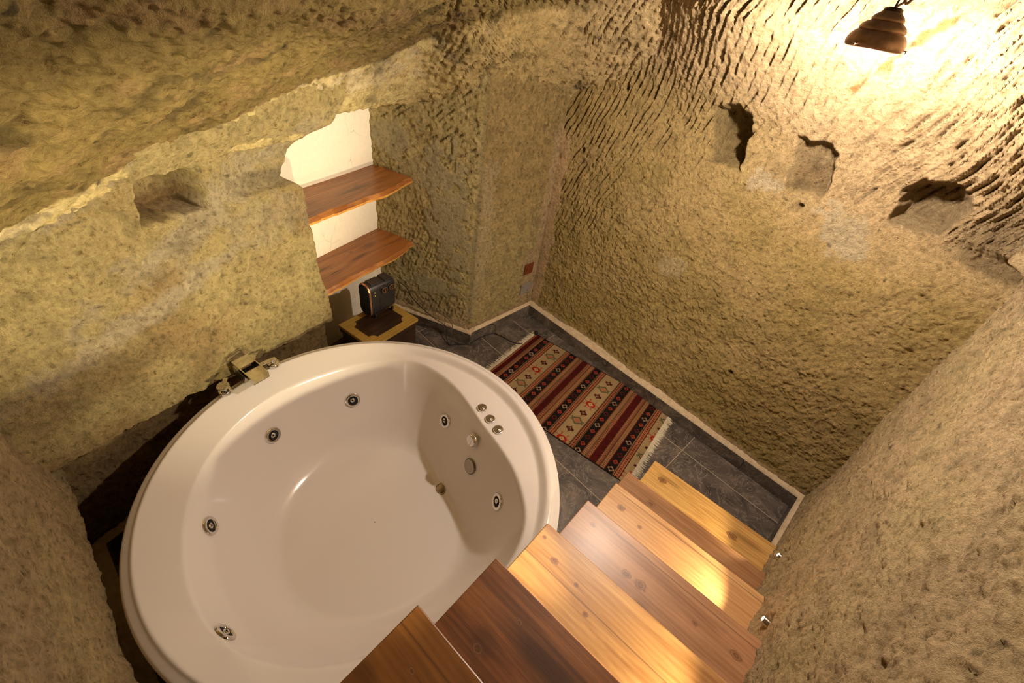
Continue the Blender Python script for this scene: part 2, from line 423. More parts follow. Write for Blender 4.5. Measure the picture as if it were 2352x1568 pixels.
# ------------------------------------------------------------------ short walls: niche side and pillar side
def short_wall(name, A, B, zt, mode):
    A = np.array(A); B = np.array(B); d = B-A; L = np.hypot(*d); d = d/L; n = np.array([d[1], -d[0]])
    nu = int(L/.006)+2; nv = int(zt/.007)
    s = np.linspace(0, L, nu)[:, None]*np.ones((1, nv)); z = np.linspace(0, zt, nv)[None, :]*np.ones((nu, 1))
    P0 = plan(A, d, n, s, z, 0)
    n2 = fbm(P0, 12, 3); n3 = fbm(P0, 36, 2)
    if mode == 'niche':
        wch = .55+.45*sm((z-.95)/.3)
        off = chisel(s, z, R(35)+0, .034, P0, .4, .013)*sm((z-1.0)/.25)+chisel(s, z, R(72), .030, P0, .3, .008)*sm((1.15-z)/.2)
        off = off+.006*n2+.005*n3-.004
        patch = np.maximum.reduce([blob(s, z, .60, 1.02, .15, .42, .5, .25, .8*n2), blob(s, z, .16, 1.46, .15, .13, .4, 0, .5*n2), blob(s, z, .30, 1.28, .11, .10, .4, 0, .5*n2)*.6,
                                   blob(s, z, .45, .42, .22, .09, .5, .2, .7*n2)])
        off = off*(1-.8*patch)+.006*patch
        c = mixc(np.broadcast_to(YEL, s.shape+(3,)), OLIVE, sm(.2+fbm(P0, 4, 2))*.5)
        c = mixc(c, np.array([.64, .58, .41]), patch*.9); c = mixc(c, PINK, sm((.45-z)/.3)*.8)
        edge = sm((s-(L-.05))/.05); off = off-.030*edge**2
    else:
        off = chisel(s, z, R(84), .04, P0, .5, .014)*(.35+.65*sm((s-.25)/.2))*sm((z-.6)/.5)+.008*n2+.008*n3-.003
        c = mixc(np.broadcast_to(YEL, s.shape+(3,)), BASE, sm((z-.6)/.8)*.8)
        seam = sm((s-(L-.075)+.03*fbm(P0, 8, 2)+.10*sm((.72-z)/.1)*sm((z-.05)/.1))/.02)*sm((1.70-z)/.1)
        patch = blob(s, z, .06, .85, .09, .4, .4, 0, .6*n2)+blob(s, z, .06, 1.3, .09, .15, .4, 0, .6*n2)+blob(s, z, .07, .42, .05, .16, .4, -.3, .6*n2)
        patch = np.clip(patch, 0, 1)
        off = off*(1-np.clip(seam+patch*.8, 0, 1))+.005*seam
        c = mixc(c, GREY*1.2, patch*.5); c = mixc(c, PINK, seam)
        edge = sm((.05-s)/.05); off = off-.030*edge**2
    low = sm((.165-z+.015*n2)/.02); off = off*(1-low)+.008*low; c = mixc(c, PINK*.95, low)
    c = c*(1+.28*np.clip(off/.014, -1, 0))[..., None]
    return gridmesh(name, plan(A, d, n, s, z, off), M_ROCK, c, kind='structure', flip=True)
short_wall('wall_niche_side', N0, C2, 1.98, 'niche')
short_wall('wall_pillar_side', C2, C0, 2.1, 'pillar')

# plastered back of the shelf niche
def niche_back():
    d = unit(68); A = N0-d*1.25
    s = np.linspace(0, 1.3, 60)[:, None]*np.ones((1, 80)); z = np.linspace(0, 1.95, 80)[None, :]*np.ones((60, 1))
    n = NL; P0 = plan(A, d, n, s, z, 0)
    return gridmesh('wall_niche_back', plan(A, d, n, s, z, .004*fbm(P0, 3, 2)), M_PLASTER, kind='structure', flip=False)
niche_back()

# ------------------------------------------------------------------ left wall with pier, ledge and its own small niche
def left_wall():
    ns, nv = 250, 250
    zs = np.concatenate([np.linspace(0, .50, 40), np.linspace(.51, 1.95, nv-40)])
    z = zs[None, :]*np.ones((ns, 1)); u = np.linspace(0, 1, ns)[:, None]*np.ones((1, nv))
    sr = np.interp(z, [0, .57, .9, 1.44, 1.47, 1.50, 1.64, 1.71, 1.95], [-.06, -.055, -.02, 0, .03, .07, -.04, -.19, -.3])
    s = sr+(1.50-sr)*u
    P0 = plan(PE, DL, NL, s, z, 0)
    n1 = fbm(P0, 1.7, 3); n2 = fbm(P0, 12, 3); n3 = fbm(P0, 34, 2)
    off = .02*n1+.007*n2+.007*n3
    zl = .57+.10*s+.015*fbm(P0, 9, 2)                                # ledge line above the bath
    off = off-.085*sm((zl-z)/.02)
    off = off+.03*sm((z-.55)/.2)*sm((1.15-z)/.5)*sm((.8-s)/.6)       # belly of the pier
    # the cemented notch on top of the pier
    off = off-.065*sm((z-(1.462-.02*s))/.02)*sm((.42-s+.05*n2)/.2)*(1-sm((z-1.60)/.12))
    # small square niche
    wob = .010*fbm(P0, 16, 2)
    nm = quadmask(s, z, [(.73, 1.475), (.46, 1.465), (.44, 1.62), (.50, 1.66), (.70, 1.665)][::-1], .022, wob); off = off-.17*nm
    # long shallow tool band
    off = off+.022*sm((.98+.12*s-z+.02*n2)/.05)*sm((s-.52)/.15)
    off = off+chisel(s, z, R(84), .03, P0, .6, .012)*sm((s-.7)/.3)*sm((.95-z)/.15)
    up = sm((z-1.62)/.2); off = off+.10*up
    ret = sm((.03-u)/.03)
    P = plan(PE, DL, NL, s, z, off)
    # return of the pier into the niche
    k = 34
    ext = np.repeat(P[:1], k, axis=0); w = np.linspace(.42, 0, k, endpoint=False)[:, None]
    ext[..., 0] -= NL[0]*w; ext[..., 1] -= NL[1]*w
    e2 = .006*fbm(ext, 13, 3); ext[..., 0] -= DL[0]*e2; ext[..., 1] -= DL[1]*e2
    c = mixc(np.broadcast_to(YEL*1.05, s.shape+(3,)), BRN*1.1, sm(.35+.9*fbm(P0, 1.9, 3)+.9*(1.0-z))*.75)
    pale = np.maximum.reduce([blob(s, z, .40, 1.49, .52, .075, .9, -.44, .7*n2), blob(s, z, .22, 1.35, .20, .12, .9, 0, .7*n2)*.6, blob(s, z, .8, 1.16, .45, .05, .9, -.25, .6*n2), blob(s, z, 1.0, 1.63, .25, .06, .6, -.3, .5*n2)])
    c = mixc(c, np.array([.90, .80, .64]), pale*.85)
    c = mixc(c, BRN*.75, nm*(.45+.55*sm((1.56-z)/.04)))  # browner rock in the niche, shade of its unlit bottom painted in
    c = mixc(c, GREY*.95, sm((z-(1.462-.02*s))/.02)*sm((.42-s)/.2)*(1-sm((z-1.53)/.03))*.9)
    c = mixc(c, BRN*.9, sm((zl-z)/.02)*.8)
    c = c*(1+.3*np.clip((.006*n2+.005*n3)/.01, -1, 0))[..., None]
    P = np.concatenate([ext, P], 0); c = np.concatenate([np.repeat(c[:1], k, axis=0), c], 0)
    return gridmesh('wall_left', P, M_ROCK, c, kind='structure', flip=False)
left_wall()

# wall at the near left, behind the bath
def front_wall():
    A = np.array([-1.80, .865]); d = unit(-37.2); n = np.array([-d[1], d[0]])
    nu, nv = 230, 230
    s = np.linspace(-.1, 1.45, nu)[:, None]*np.ones((1, nv)); z = np.linspace(0, 2.2, nv)[None, :]*np.ones((nu, 1))
    P0 = plan(A, d, n, s, z, 0); n2 = fbm(P0, 11, 3); n3 = fbm(P0, 32, 2)
    off = .025*fbm(P0, 1.8, 2)+.007*n2+.006*n3-.11*sm((.60+.015*n2-z)/.06)
    c = mixc(np.broadcast_to(PINK*.98, s.shape+(3,)), YEL, sm(.2+fbm(P0, 2.2, 2))*.6); c = mixc(c, BRN, sm((n3-.2)/.3)*.4)
    return gridmesh('wall_front', plan(A, d, n, s, z, off), M_ROCK, c, kind='structure', flip=False)
front_wall()

# ------------------------------------------------------------------ vaulted rock ceiling
VC = [[(-1.692, 0.738, 1.423), (-1.638, 0.739, 1.494), (-0.704, 0.476, 2.252)],
      [(-1.587, 0.998, 1.516), (-1.521, 1.004, 1.628), (-0.791, 0.690, 2.271)],
      [(-1.494, 1.253, 1.602), (-1.416, 1.220, 1.701), (-0.781, 0.803, 2.269)],
      [(-1.377, 1.541, 1.667), (-1.294, 1.484, 1.781), (-0.729, 0.928, 2.273)],
      [(-1.263, 1.800, 1.667), (-1.180, 1.739, 1.841), (-0.684, 1.082, 2.275)],
      [(-1.144, 2.052, 1.660), (-1.069, 1.993, 1.916), (-0.654, 1.261, 2.274)],
      [(-1.091, 2.185, 1.722), (-0.989, 2.167, 1.955), (-0.624, 1.386, 2.275)],
      [(-0.973, 2.481, 1.733), (-0.868, 2.392, 1.997), (-0.577, 1.578, 2.276)],
      [(-0.825, 2.820, 1.715), (-0.686, 2.583, 2.087), (-0.503, 1.832, 2.302)],
      [(-0.490, 2.840, 1.800), (-0.414, 2.491, 2.195), (-0.377, 2.015, 2.342)],
      [(-0.140, 3.130, 1.800), (-0.192, 2.689, 2.256), (-0.204, 2.140, 2.390)],
      [(.07, 3.37, 1.76), (.079, 2.833, 2.318), (.007, 2.200, 2.419)],
      [(.40, 3.15, 1.93), (.33, 2.70, 2.403), (.235, 2.288, 2.528)],
      [(.72, 2.88, 2.072), (.67, 2.45, 2.48), (.55, 2.20, 2.62)]]
def vault():
    V = np.array(VC); V = np.concatenate([V[:1]+(V[:1]-V[1:2])*2.2, V])  # columns x rows x 3
    r0 = V[:, 0].copy(); r0[:, :2] += -NL*.40; r0[:, 2] += .03
    r0[9:, :2] = V[9:, 0, :2]-(NB*-.0)+np.array([-.05, .35]); 
    h4 = V[:, 2, :2]; dh = h4/np.linalg.norm(h4, axis=1, keepdims=True)
    r5 = np.concatenate([h4-dh*.16, np.maximum(V[:, 2, 2:3]+.40, 2.78)], 1)
    r6 = np.concatenate([r5[:, :2]*.2+np.array([.1, -.5]), np.full((len(V), 1), 3.02)], 1)
    rows = np.stack([r0, V[:, 0], V[:, 1], V[:, 2], r5, r6], 1)
    def cr(A, tt):                                                   # catmull-rom on axis 0
        n = len(A); i = np.clip(np.floor(tt).astype(int), 0, n-2); f = (tt-i)[:, None, None]
        p0 = A[np.clip(i-1, 0, n-1)]; p1 = A[i]; p2 = A[i+1]; p3 = A[np.clip(i+2, 0, n-1)]
        return .5*((2*p1)+(p2-p0)*f+(2*p0-5*p1+4*p2-p3)*f*f+(3*p1-p0-3*p2+p3)*f**3)
    nu = 520; G = cr(rows, np.linspace(0, len(V)-1, nu))            # nu x 6 x 3
    seg = [28, 75, 170, 90, 40]; out = []
    for k, m in enumerate(seg):
        f = np.linspace(0, 1, m, endpoint=False)[None, :, None]; out.append(G[:, k:k+1]*(1-f)+G[:, k+1:k+2]*f)
    P = np.concatenate(out+[G[:, -1:]], 1)
    # round the folds a little
    def blur(P, a, b, it):
        for _ in range(it): P[:, a:b] = .25*P[:, a-1:b-1]+.5*P[:, a:b]+.25*P[:, a+1:b+1]
    blur(P, 21, 34, 10); blur(P, 92, 114, 14); blur(P, 240, 310, 120)
    Nn = gnormal(P); i = np.linspace(0, len(V)-1, nu)[:, None]-1; j = np.arange(P.shape[1])[None, :]*np.ones((nu, 1))
    if (Nn[200, 60]@np.array([.6, -.5, -.6])) < 0: Nn = -Nn
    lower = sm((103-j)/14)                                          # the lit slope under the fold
    n2 = fbm(P, 10, 3); n3 = fbm(P, 32, 2)
    wr = sm((i-7.5)/2.0)
    L = np.cumsum(np.concatenate([[0], np.linalg.norm(np.diff(P[:, 60], axis=0), axis=1)]))[:, None]*np.ones_like(j)
    H = P[..., 2]
    d = .007*n2+.008*n3+.03*fbm(P, 2.0, 2)*sm((j-60)/60)+wr*chisel(L, H, R(62), .042, P, .6, .030)
    P = P+Nn*d[..., None]
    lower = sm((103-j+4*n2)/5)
    c = mixc(np.broadcast_to(OLIVE*.58, j.shape+(3,)), YEL*1.10, lower*(1-.5*wr)); c = mixc(c, BASE, wr*.6*lower); c = mixc(c, PINK, sm((i-9.5)/3)*.7)  # dim rock above the fold gets a darker olive, its shade painted in
    c = mixc(c, np.array([.90, .80, .62]), np.maximum(blob(i, j, 5.8, 78, 2.0, 20, .9, -.0, .8*n2), blob(i, j, 1.0, 80, .9, 20, .7, 0, .6*n2)*.8)*.7)
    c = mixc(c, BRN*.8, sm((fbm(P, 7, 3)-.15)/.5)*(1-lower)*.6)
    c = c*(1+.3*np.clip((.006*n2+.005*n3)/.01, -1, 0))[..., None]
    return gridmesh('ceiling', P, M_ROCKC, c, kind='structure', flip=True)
vault()

# ------------------------------------------------------------------ floor, skirting
me = bpy.data.meshes.new('floor')
fo = None
mb = MB(); mb.box((1.6, 2.0, -.04), (5.4, 6.4, .08)); fo = mb.build('floor', M_FLOOR); fo['kind'] = 'structure'
# tile grid runs with the back wall: origin at the back corner
ang = R(-40.25)
fo.rotation_euler = (0, 0, ang); fo.location = (C0[0], C0[1], 0)
for v in fo.data.vertices:                                          # re-express the slab in the turned frame
    v.co.x = v.co.x-1.6+1.15; v.co.y = v.co.y-2.0-1.70
# brick pattern phase
for nd in fo.data.materials[0].node_tree.nodes:
    pass
def skirt(name, A, B, t=.014, h=.105, tile=.35, side=1):
    A = np.array(A); B = np.array(B); d = B-A; L = np.hypot(*d); d = d/L; n = np.array([d[1], -d[0]])*side
    o = empty(name, (A[0], A[1], 0), math.atan2(d[1], d[0])); o['kind'] = 'structure'
    x = 0
    while x < L-.01:
        w = min(tile*2, L-x); m = MB(); m.box((x+w/2, -side*(t/2+.022), h/2), (w-.003, t, h)); p = m.build('skirting_tile', M_SKIRT, o, bevel=.0015, seg=1); p['kind'] = 'structure'; x += w
    m = MB(); nseg = max(6, int(L/.02)); rnd = np.random.RandomState(int(L*977))
    vs = []; fs = []
    for k in range(nseg+1):
        xx = L*k/nseg; a, b, c2 = rnd.normal(size=3)*.003
        vs += [(xx, -side*.036, h-.012), (xx, -side*.034, h+.002+a*.3), (xx, -side*(.018+a), h+.012+b), (xx, side*.03, h+.028+c2), (xx, side*.03, h-.04)]
    for k in range(nseg):
        for q in range(4):
            i = k*5+q; f = (i, i+5, i+6, i+1); fs.append(f if side > 0 else f[::-1])
    m.add(vs, fs); p = m.build('mortar_bead', M_MORTAR, o, smooth=True, angle=80); p['kind'] = 'structure'
    return o
skirt('baseboard_niche', N0, C2+(C2-N0)/np.linalg.norm(C2-N0)*.042); skirt('baseboard_pillar', C2-(C0-C2)/np.linalg.norm(C0-C2)*.018, C0); skirt('baseboard_back', C0, C1+DB*0, tile=.355)
skirt('baseboard_right', C1, C1+DR*.95)
# the dark skirting in the gap behind the bath
skirt('baseboard_left', PE+DL*1.42-NL*.06, PE+DL*.1-NL*.06)
skirt('baseboard_front', np.array([-.62, -.03])-np.array([.05, .06]), np.array([-1.70, .79])-np.array([.05, .06]))

# ------------------------------------------------------------------ whirlpool bath
TC = np.array([-.534, 1.046]); TR = .87; RIM = .66
PH = [0, 10, 20, 36, 48, 60, 75, 90, 115, 180]; RB = [.585, .60, .63, .69, .735, .74, .72, .70, .70, .69]
def tub_rb(th):
    deg = np.degrees(th); ph = np.abs((deg-40+180) % 360-180)
    dd = (deg+105+180) % 360-180
    k = np.interp(np.linspace(-200, 200, 801), np.concatenate([-np.array(PH[::-1]), PH]), np.concatenate([RB[::-1], RB]))
    k = np.convolve(np.pad(k, 20, mode='edge'), np.hanning(41)/np.hanning(41).sum(), 'valid')
    return np.interp(ph, np.linspace(-200, 200, 801), k)+.035*np.exp(-(dd/30)**2), ph
def tubz(r, th):
    rb, ph = tub_rb(th); w = 1-sm((ph-46)/22)
    d1 = .625+.035*sm((r-.772)/.040); d0 = .606+.054*np.clip((r-rb)/(.830-rb), 0, 1)
    dk = w*d1+(1-w)*d0
    rf = .60*rb; u = np.clip((r-rf)/(rb-rf), 0, 1.25)
    wl = .17+.452*u**1.75-.012*(1-np.clip(r/rf, 0, 1))
    k = .022; m = np.minimum(wl, dk); h = np.maximum(k-np.abs(wl-dk), 0)/k
    z = m-h*h*k*.25
    z = z-.34*np.clip(r-.832, 0, 1)-.006*sm((r-.822)/.02)
    e = np.clip((r-(TR-.010))/.010, 0, 1); return z-.007*(1-np.sqrt(np.clip(1-e*e, 0, 1)))
def tub():
    nt = 240; th = np.linspace(0, 2*np.pi, nt, endpoint=False)[:, None]
    rr = np.concatenate([np.linspace(0.003, .33, 14), np.linspace(.34, TR, 130)])[None, :]
    Rr = rr*np.ones((nt, 1)); T = th*np.ones_like(rr)
    Z = tubz(Rr, T)
    prof = [(TR+.001, .630), (TR+.001, .622), (TR-.002, .612), (TR-.012, .602), (TR-.03, .592), (TR-.045, .56), (TR-.06, .45), (TR-.075, .3), (TR-.10, .12), (TR-.105, .0)]
    Rr = np.concatenate([Rr, np.array([p[0] for p in prof])[None, :]*np.ones((nt, 1))], 1)
    Z = np.concatenate([Z, np.array([p[1] for p in prof])[None, :]*np.ones((nt, 1))], 1)
    T = th*np.ones_like(Rr[:1])
    P = np.stack([Rr*np.cos(T), Rr*np.sin(T), Z], -1)
    root = empty('whirlpool_bathtub', (TC[0], TC[1], 0), 0, 'round white acrylic whirlpool bathtub with chrome jets standing between rock wall and wooden stairs', 'bathtub')
    gridmesh('shell', P, M_TUB, parent=root, closeu=True, flip=False)
    return root
TUB = tub()
def tub_frame(r, deg, lift=0):
    """matrix at a point of the basin skin, z along the skin normal (in the bath's own frame)"""
    a = R(deg); e = .004
    f = lambda x, y: float(tubz(np.array(math.hypot(x, y)), np.array(math.atan2(y, x))))
    x, y = r*math.cos(a), r*math.sin(a); z = f(x, y)
    n = Vector((-(f(x+e, y)-f(x-e, y))/(2*e), -(f(x, y+e)-f(x, y-e))/(2*e), 1)).normalized()
    zx = Vector((-math.sin(a), math.cos(a), 0)); zy = n.cross(zx).normalized(); zx = zy.cross(n)
    M = Matrix((zx, zy, n)).transposed().to_4x4(); M.translation = Vector((x, y, z))+n*lift
    return M
def jet(r, deg):
    M = tub_frame(r, deg)
    m = MB(); m.lathe([(.0, .0005), (.024, .0005), (.0245, .004), (.027, .0085), (.033, .010), (.039, .008), (.042, .003), (.0425, -.006)], 48, M, caps=False)
    o = m.build('jet', M_CHROME, TUB, smooth=True)
    m = MB(); m.lathe([(.0238, .0012), (.0238, .0045), (.0, .0045)], 32, M, caps=False); m.build('jet_cup', M_HOLE, o, smooth=True)
    m = MB(); m.lathe([(.0050, .005), (.0050, .0105), (.0085, .0115), (.0120, .0095), (.0128, .0045)], 24, M@Matrix.Translation((.002, -.003, 0)), caps=False); m.build('nozzle', M_CHROME, o, smooth=True)
for r, dg in ((.629, 119.3), (.627, 159.8), (.641, -153.3), (.700, -112), (.572, 65.2), (.606, 7.1)): jet(r, dg)
def deck_button(r, deg, dots):
    M = tub_frame(r, deg)
    m = MB(); m.lathe([(.026, -.002), (.0265, .004), (.0255, .009), (.022, .0105), (.0, .0105)], 48, M)
    o = m.build('deck_button', M_CHROME, TUB, smooth=True)
    m = MB(); m.lathe([(.0225, .0106), (.0225, .0112), (.016, .0112), (.0155, .0107), (.0148, .0112), (.008, .0112), (.0076, .0107), (.007, .0112), (.0, .0112)], 40, M, caps=False); m.build('button_cap', M_SATIN, o, smooth=True)
    if dots:
        m = MB()
        for k in range(4):
            a = R(100+k*20); m.lathe([(.0013, .0111), (.0013, .0118), (0, .0118)], 8, M@Matrix.Translation((.0185*math.cos(a), .0185*math.sin(a), 0)), caps=False)
        m.build('marking_dots', M_BLACK, o)
for r, dg, dots in ((.647, 47.2, 1), (.641, 39.8, 0), (.647, 32.9, 1)): deck_button(r, dg, dots)
def knob():
    M = tub_frame(.555, 39.3)
    m = MB(); n = 40; vs = []
    pr = [(.036, -.004), (.037, .004), (.036, .012), (.034, .022), (.030, .027), (.018, .029), (.0, .0295)]
    m.lathe(pr[:1]+pr[1:], n, M, caps=False); o = m.build('overflow_knob', M_CHROME, TUB, smooth=True)
    m = MB(); m.box(M@Vector((0, 0, .029)), (.022, .056, .006), M.to_3x3()); m.build('knob_ridge', M_CHROME, o, bevel=.003)
knob()
def suction():
    M = tub_frame(.514, 32.5)
    m = MB(); m.lathe([(.042, -.004), (.042, .006), (.037, .011), (.033, .0118), (.0, .0122)], 48, M); o = m.build('suction_cover', M_SATIN, TUB, smooth=True)
    m = MB()
    for k in range(30):
        a = 2*math.pi*k/30; Mr = M@Matrix.Rotation(a, 4, 'Z')@Matrix.Translation((.0395, 0, .0085))@Matrix.Rotation(R(48), 4, 'Y'); m.box(Mr.translation, (.007, .0035, .0012), Mr.to_3x3())
    for rr, c in ((.028, 26), (.021, 20), (.014, 13), (.007, 6)):
        for k in range(c):
            a = 2*math.pi*k/c; m.lathe([(.0013, .0118), (.0013, .0126), (0, .0126)], 6, M@Matrix.Translation((rr*math.cos(a), rr*math.sin(a), 0)), caps=False)
    m.build('grille_slots', M_HOLE, o)
suction()
def drain():
    M = tub_frame(.373, 39.6)
    m = MB(); m.lathe([(.036, -.001), (.0365, .002), (.030, .0035), (.0275, .001), (.0, .0008)], 40, M); o = m.build('drain', M_SATIN, TUB, smooth=True)
    m = MB(); m.lathe([(.0225, .002), (.0235, .009), (.020, .0115), (0, .012)], 40, M, caps=False); m.build('drain_plug', mat('bronze_satin', (.36, .28, .18), .3, .9), o, smooth=True)
drain()

# waterfall faucet on the rim
def faucet():
    th = 153; a = R(th); cen = np.array([math.cos(a), math.sin(a)])
    loc = TC+cen*.832
    root = empty('waterfall_faucet', (loc[0], loc[1], RIM+.001), a+math.pi, 'low chrome waterfall faucet with two lever handles on the bathtub rim against the rock', 'faucet')
    # local x points to the middle of the bath
    sp = MB()
    # wedge shaped body carrying an open trough
    W = .042
    body = [(-.045, 0), (.018, 0), (.050, .060), (.050, .066), (-.045, .082), (-.052, .05)]
    M = Matrix(((1, 0, 0, 0), (0, 0, 1, 0), (0, 1, 0, 0), (0, 0, 0, 1)))
    sp.prism(body, -W, W, M); o = sp.build('spout_body', M_SATIN, root, bevel=.0025)
    t = MB()
    tilt = Matrix.Rotation(R(9), 3, 'Y')
    t.box((.045, 0, .070), (.150, 2*W, .004), tilt); t.box((.045, W-.0025, .085), (.150, .005, .032), tilt); t.box((.045, -W+.0025, .085), (.150, .005, .032), tilt)
    t.box((-.012, 0, .105), (.062, 2*W, .005), tilt)
    t.build('spout_trough', M_CHROME, root, bevel=.0015)
    for sg in (-1, 1):
        px, py = .004, sg*.128
        # follow the round rim
        h = MB(); h.lathe([(.031, 0), (.031, .010), (.028, .016), (.020, .019), (.013, .020), (.012, .038), (.011, .040), (0, .040)], 40, Matrix.Translation((px+.0, py, 0)))
        hb = h.build('handle', M_CHROME, root, smooth=True)
        l = MB()
        if sg > 0: l.box((px, py-.024, .043), (.022, .082, .007), Matrix.Rotation(R(-8), 3, 'X'))
        else: l.lathe([(.0, .038), (.026, .038), (.030, .044), (.026, .050), (0, .051)], 36, Matrix.Translation((px, py, 0)), caps=False); l.box((px-.02, py+.02, .044), (.05, .022, .006), Matrix.Rotation(R(-40), 3, 'Z'))
        l.build('lever', M_CHROME, hb, bevel=.002)
    return root
faucet()

# ------------------------------------------------------------------ stairs
SA = R(-35.1); E1 = unit(-35.1); E2 = np.array([-E1[1], E1[0]])
TREADS = [  # front-left corner in (e1, e2), right end e1
    (-.158, 2.005, .640), (-.222, 1.657, .605), (-.213, 1.406, .572), (-.237, 1.105, .556), (-.266, .801, .535), (-.277, .509, .512), (-.297, .234, .488)]
STAIR = empty('staircase', (0, 0, 0), SA, 'open staircase of seven thick knotty wooden treads beside the right rock wall', 'staircase')
def cc(r, g, b): return tuple(((v/255)/12.92 if v/255 <= .04045 else (((v/255)+.055)/1.055)**2.4) for v in (r, g, b))
wm = [
    wood_material('pale_yellow_pine', cc(214, 172, 104), cc(160, 112, 56), 1, [(.10, -.10, .022), (.55, -.13, .026)], [(.14, -.07, .10, .03, .35), (.62, -.10, .14, .03, .4)]),
    wood_material('red_brown_pine', cc(168, 124, 84), cc(122, 80, 48), 2, [(.19, -.085, .02), (.50, -.12, .013)], [(.7, -.2, .2, .06, .3)], groove=(-.205,)),
    wood_material('honey_pine', cc(204, 162, 112), cc(160, 112, 66), 3, [(.09, -.10, .018), (.20, -.12, .010), (.68, -.22, .026)], [(.42, -.03, .2, .02, .35)], groove=(-.032,)),
    wood_material('rosy_pine', cc(176, 130, 92), cc(132, 88, 56), 4, [(.08, -.08, .012), (.28, -.15, .018), (.34, -.145, .022), (.37, -.22, .016), (.55, -.12, .01), (.70, -.11, .018)], [(.38, -.22, .06, .04, .4)], groove=(-.038,)),
    wood_material('golden_pine', cc(200, 154, 96), cc(152, 104, 54), 5, [(.025, -.05, .007), (.10, -.09, .013), (.20, -.10, .008), (.27, -.15, .009), (.55, -.14, .012)], [(.16, -.18, .1, .05, .15)], groove=(-.13,)),
    wood_material('dark_walnut_stained_pine', cc(136, 86, 46), cc(80, 42, 18), 6, [(.16, -.08, .010), (.12, -.20, .016)], [(.30, -.10, .22, .05, .9), (.12, -.18, .05, .05, .5), (.65, -.1, .3, .05, .7)], groove=(-.215,)),
    wood_material('brown_stained_pine', cc(140, 92, 44), cc(96, 58, 24), 7, [(.09, -.09, .008)], [(.02, -.16, .04, .03, .4)], groove=(-.05,)),
]
descr = ['pale yellow tread, the lowest', 'red-brown tread with a round knot', 'honey coloured tread lit by a lamp', 'rosy brown tread with a row of knots', 'golden tread with long grain', 'dark brown stained tread', 'brown tread, the topmost']
M_RISER = wood_material('riser_pine', cc(120, 72, 34), cc(70, 38, 16), 9)
for i, (a, b, e) in enumerate(TREADS):
    z = .18*(i+1)
    nb = TREADS[i+1][1] if i < 6 else b-.30
    dep = b-nb+.045
    w = e-a
    m = MB(); m.box((w/2, -dep/2, -.019), (w, dep, .038))
    o = m.build('tread', wm[i], STAIR, bevel=.0035); o.location = (a, b, z); o['label'] = descr[i]
    if i in (3, 4):
        m = MB(); m.box((w*.5, -dep*.5, -.046), (.05, dep*.8, .016)); m.build('batten', M_RISER, o)
# ------------------------------------------------------------------ shelves
def shelf(name, z, label, seed, knots, stains):
    FR = np.array([-.851, 2.865]); d = unit(68.2); dep = .345
    FL = FR-d*.905
    loc = (FR[0], FR[1], z)
    # local x runs from the right end to the left, local y goes back into the niche
    n = 46; rnd = np.random.RandomState(seed); fr = [];
    wob = np.convolve(rnd.normal(size=n+12), np.ones(5)/5, 'same')[6:6+n]*.007
    nz2 = rnd.normal(size=n)*.0015
    th = .036; L = .905
    for k in range(n):
        x = L*k/(n-1); y = wob[k]*1.0+nz2[k]+.012*math.sin(x*7+seed)
        fr.append((x, y))
    top = [(x, y+.004+.003*math.sin(x*31)) for x, y in fr]; bot = [(x, y-.008+.006*math.sin(x*13+2)) for x, y in fr]
    mb = MB(); vs = []; fs = []
    for k in range(n):
        x = fr[k][0]
        vs += [(x, dep, -th), (x, bot[k][1], -th), (x, min(top[k][1], bot[k][1])-.006, -th*.55), (x, top[k][1], 0), (x, dep, 0)]
    for k in range(n-1):
        for q in range(5):
            q2 = (q+1) % 5; fs.append((k*5+q, k*5+q2, (k+1)*5+q2, (k+1)*5+q))
    fs += [tuple(range(4, -1, -1)), tuple((n-1)*5+q for q in range(5))]
    mb.add(vs, fs)
    m = wood_material(name+'_wood', cc(172, 112, 56), cc(112, 62, 26), seed, knots, stains, rough=.42, axis_scale=.9)
    kk = N(m); co = kk.coord(); sp = kk.n('ShaderNodeSeparateXYZ'); kk.l(co, sp.inputs[0])
    ge = kk.n('ShaderNodeNewGeometry'); sn = kk.n('ShaderNodeSeparateXYZ'); kk.l(ge.outputs['Normal'], sn.inputs[0])
    side = kk.ramp(sn.outputs[2], [(.35, 1.), (.6, 0.)])
    old = kk.b.inputs['Base Color'].links[0].from_socket
    band = kk.ramp(kk.noise(kk.mapping(co, (6, 6, 60)), 2, 4), [(.3, cc(186, 118, 46)), (.7, cc(240, 184, 98))])
    kk.l(kk.mix(old, band, kk.math('MULTIPLY', side, .9)), kk.b.inputs['Base Color'])
    o = mb.build('wooden_shelf', m, None, smooth=True, angle=35)
    # local frame: x -> -d, y -> back (-NL)
    Mx = Matrix(((-d[0], -NL[0], 0, loc[0]), (-d[1], -NL[1], 0, loc[1]), (0, 0, 1, z), (0, 0, 0, 1)))
    o.matrix_world = Mx
    tag(o, label, 'shelf', 'live-edge shelves in the niche'); return o
shelf('upper_shelf', 1.25, 'live-edge wooden shelf, the upper one in the white plastered niche', 21, [(.36, .15, .022)], [(.42, .12, .18, .03, .7), (.85, .2, .05, .05, .6), (.2, .25, .2, .03, .4)])
shelf('lower_shelf', .77, 'live-edge wooden shelf with dark knots, directly above the fan heater', 34, [(.40, .22, .017), (.60, .28, .012), (.63, .17, .010), (.45, .27, .007), (.78, .24, .012)],
      [(.42, .14, .14, .02, .7), (.70, .20, .16, .015, .7), (.66, .12, .08, .012, .8), (.25, .2, .1, .04, .4), (.85, .12, .08, .02, .6)])

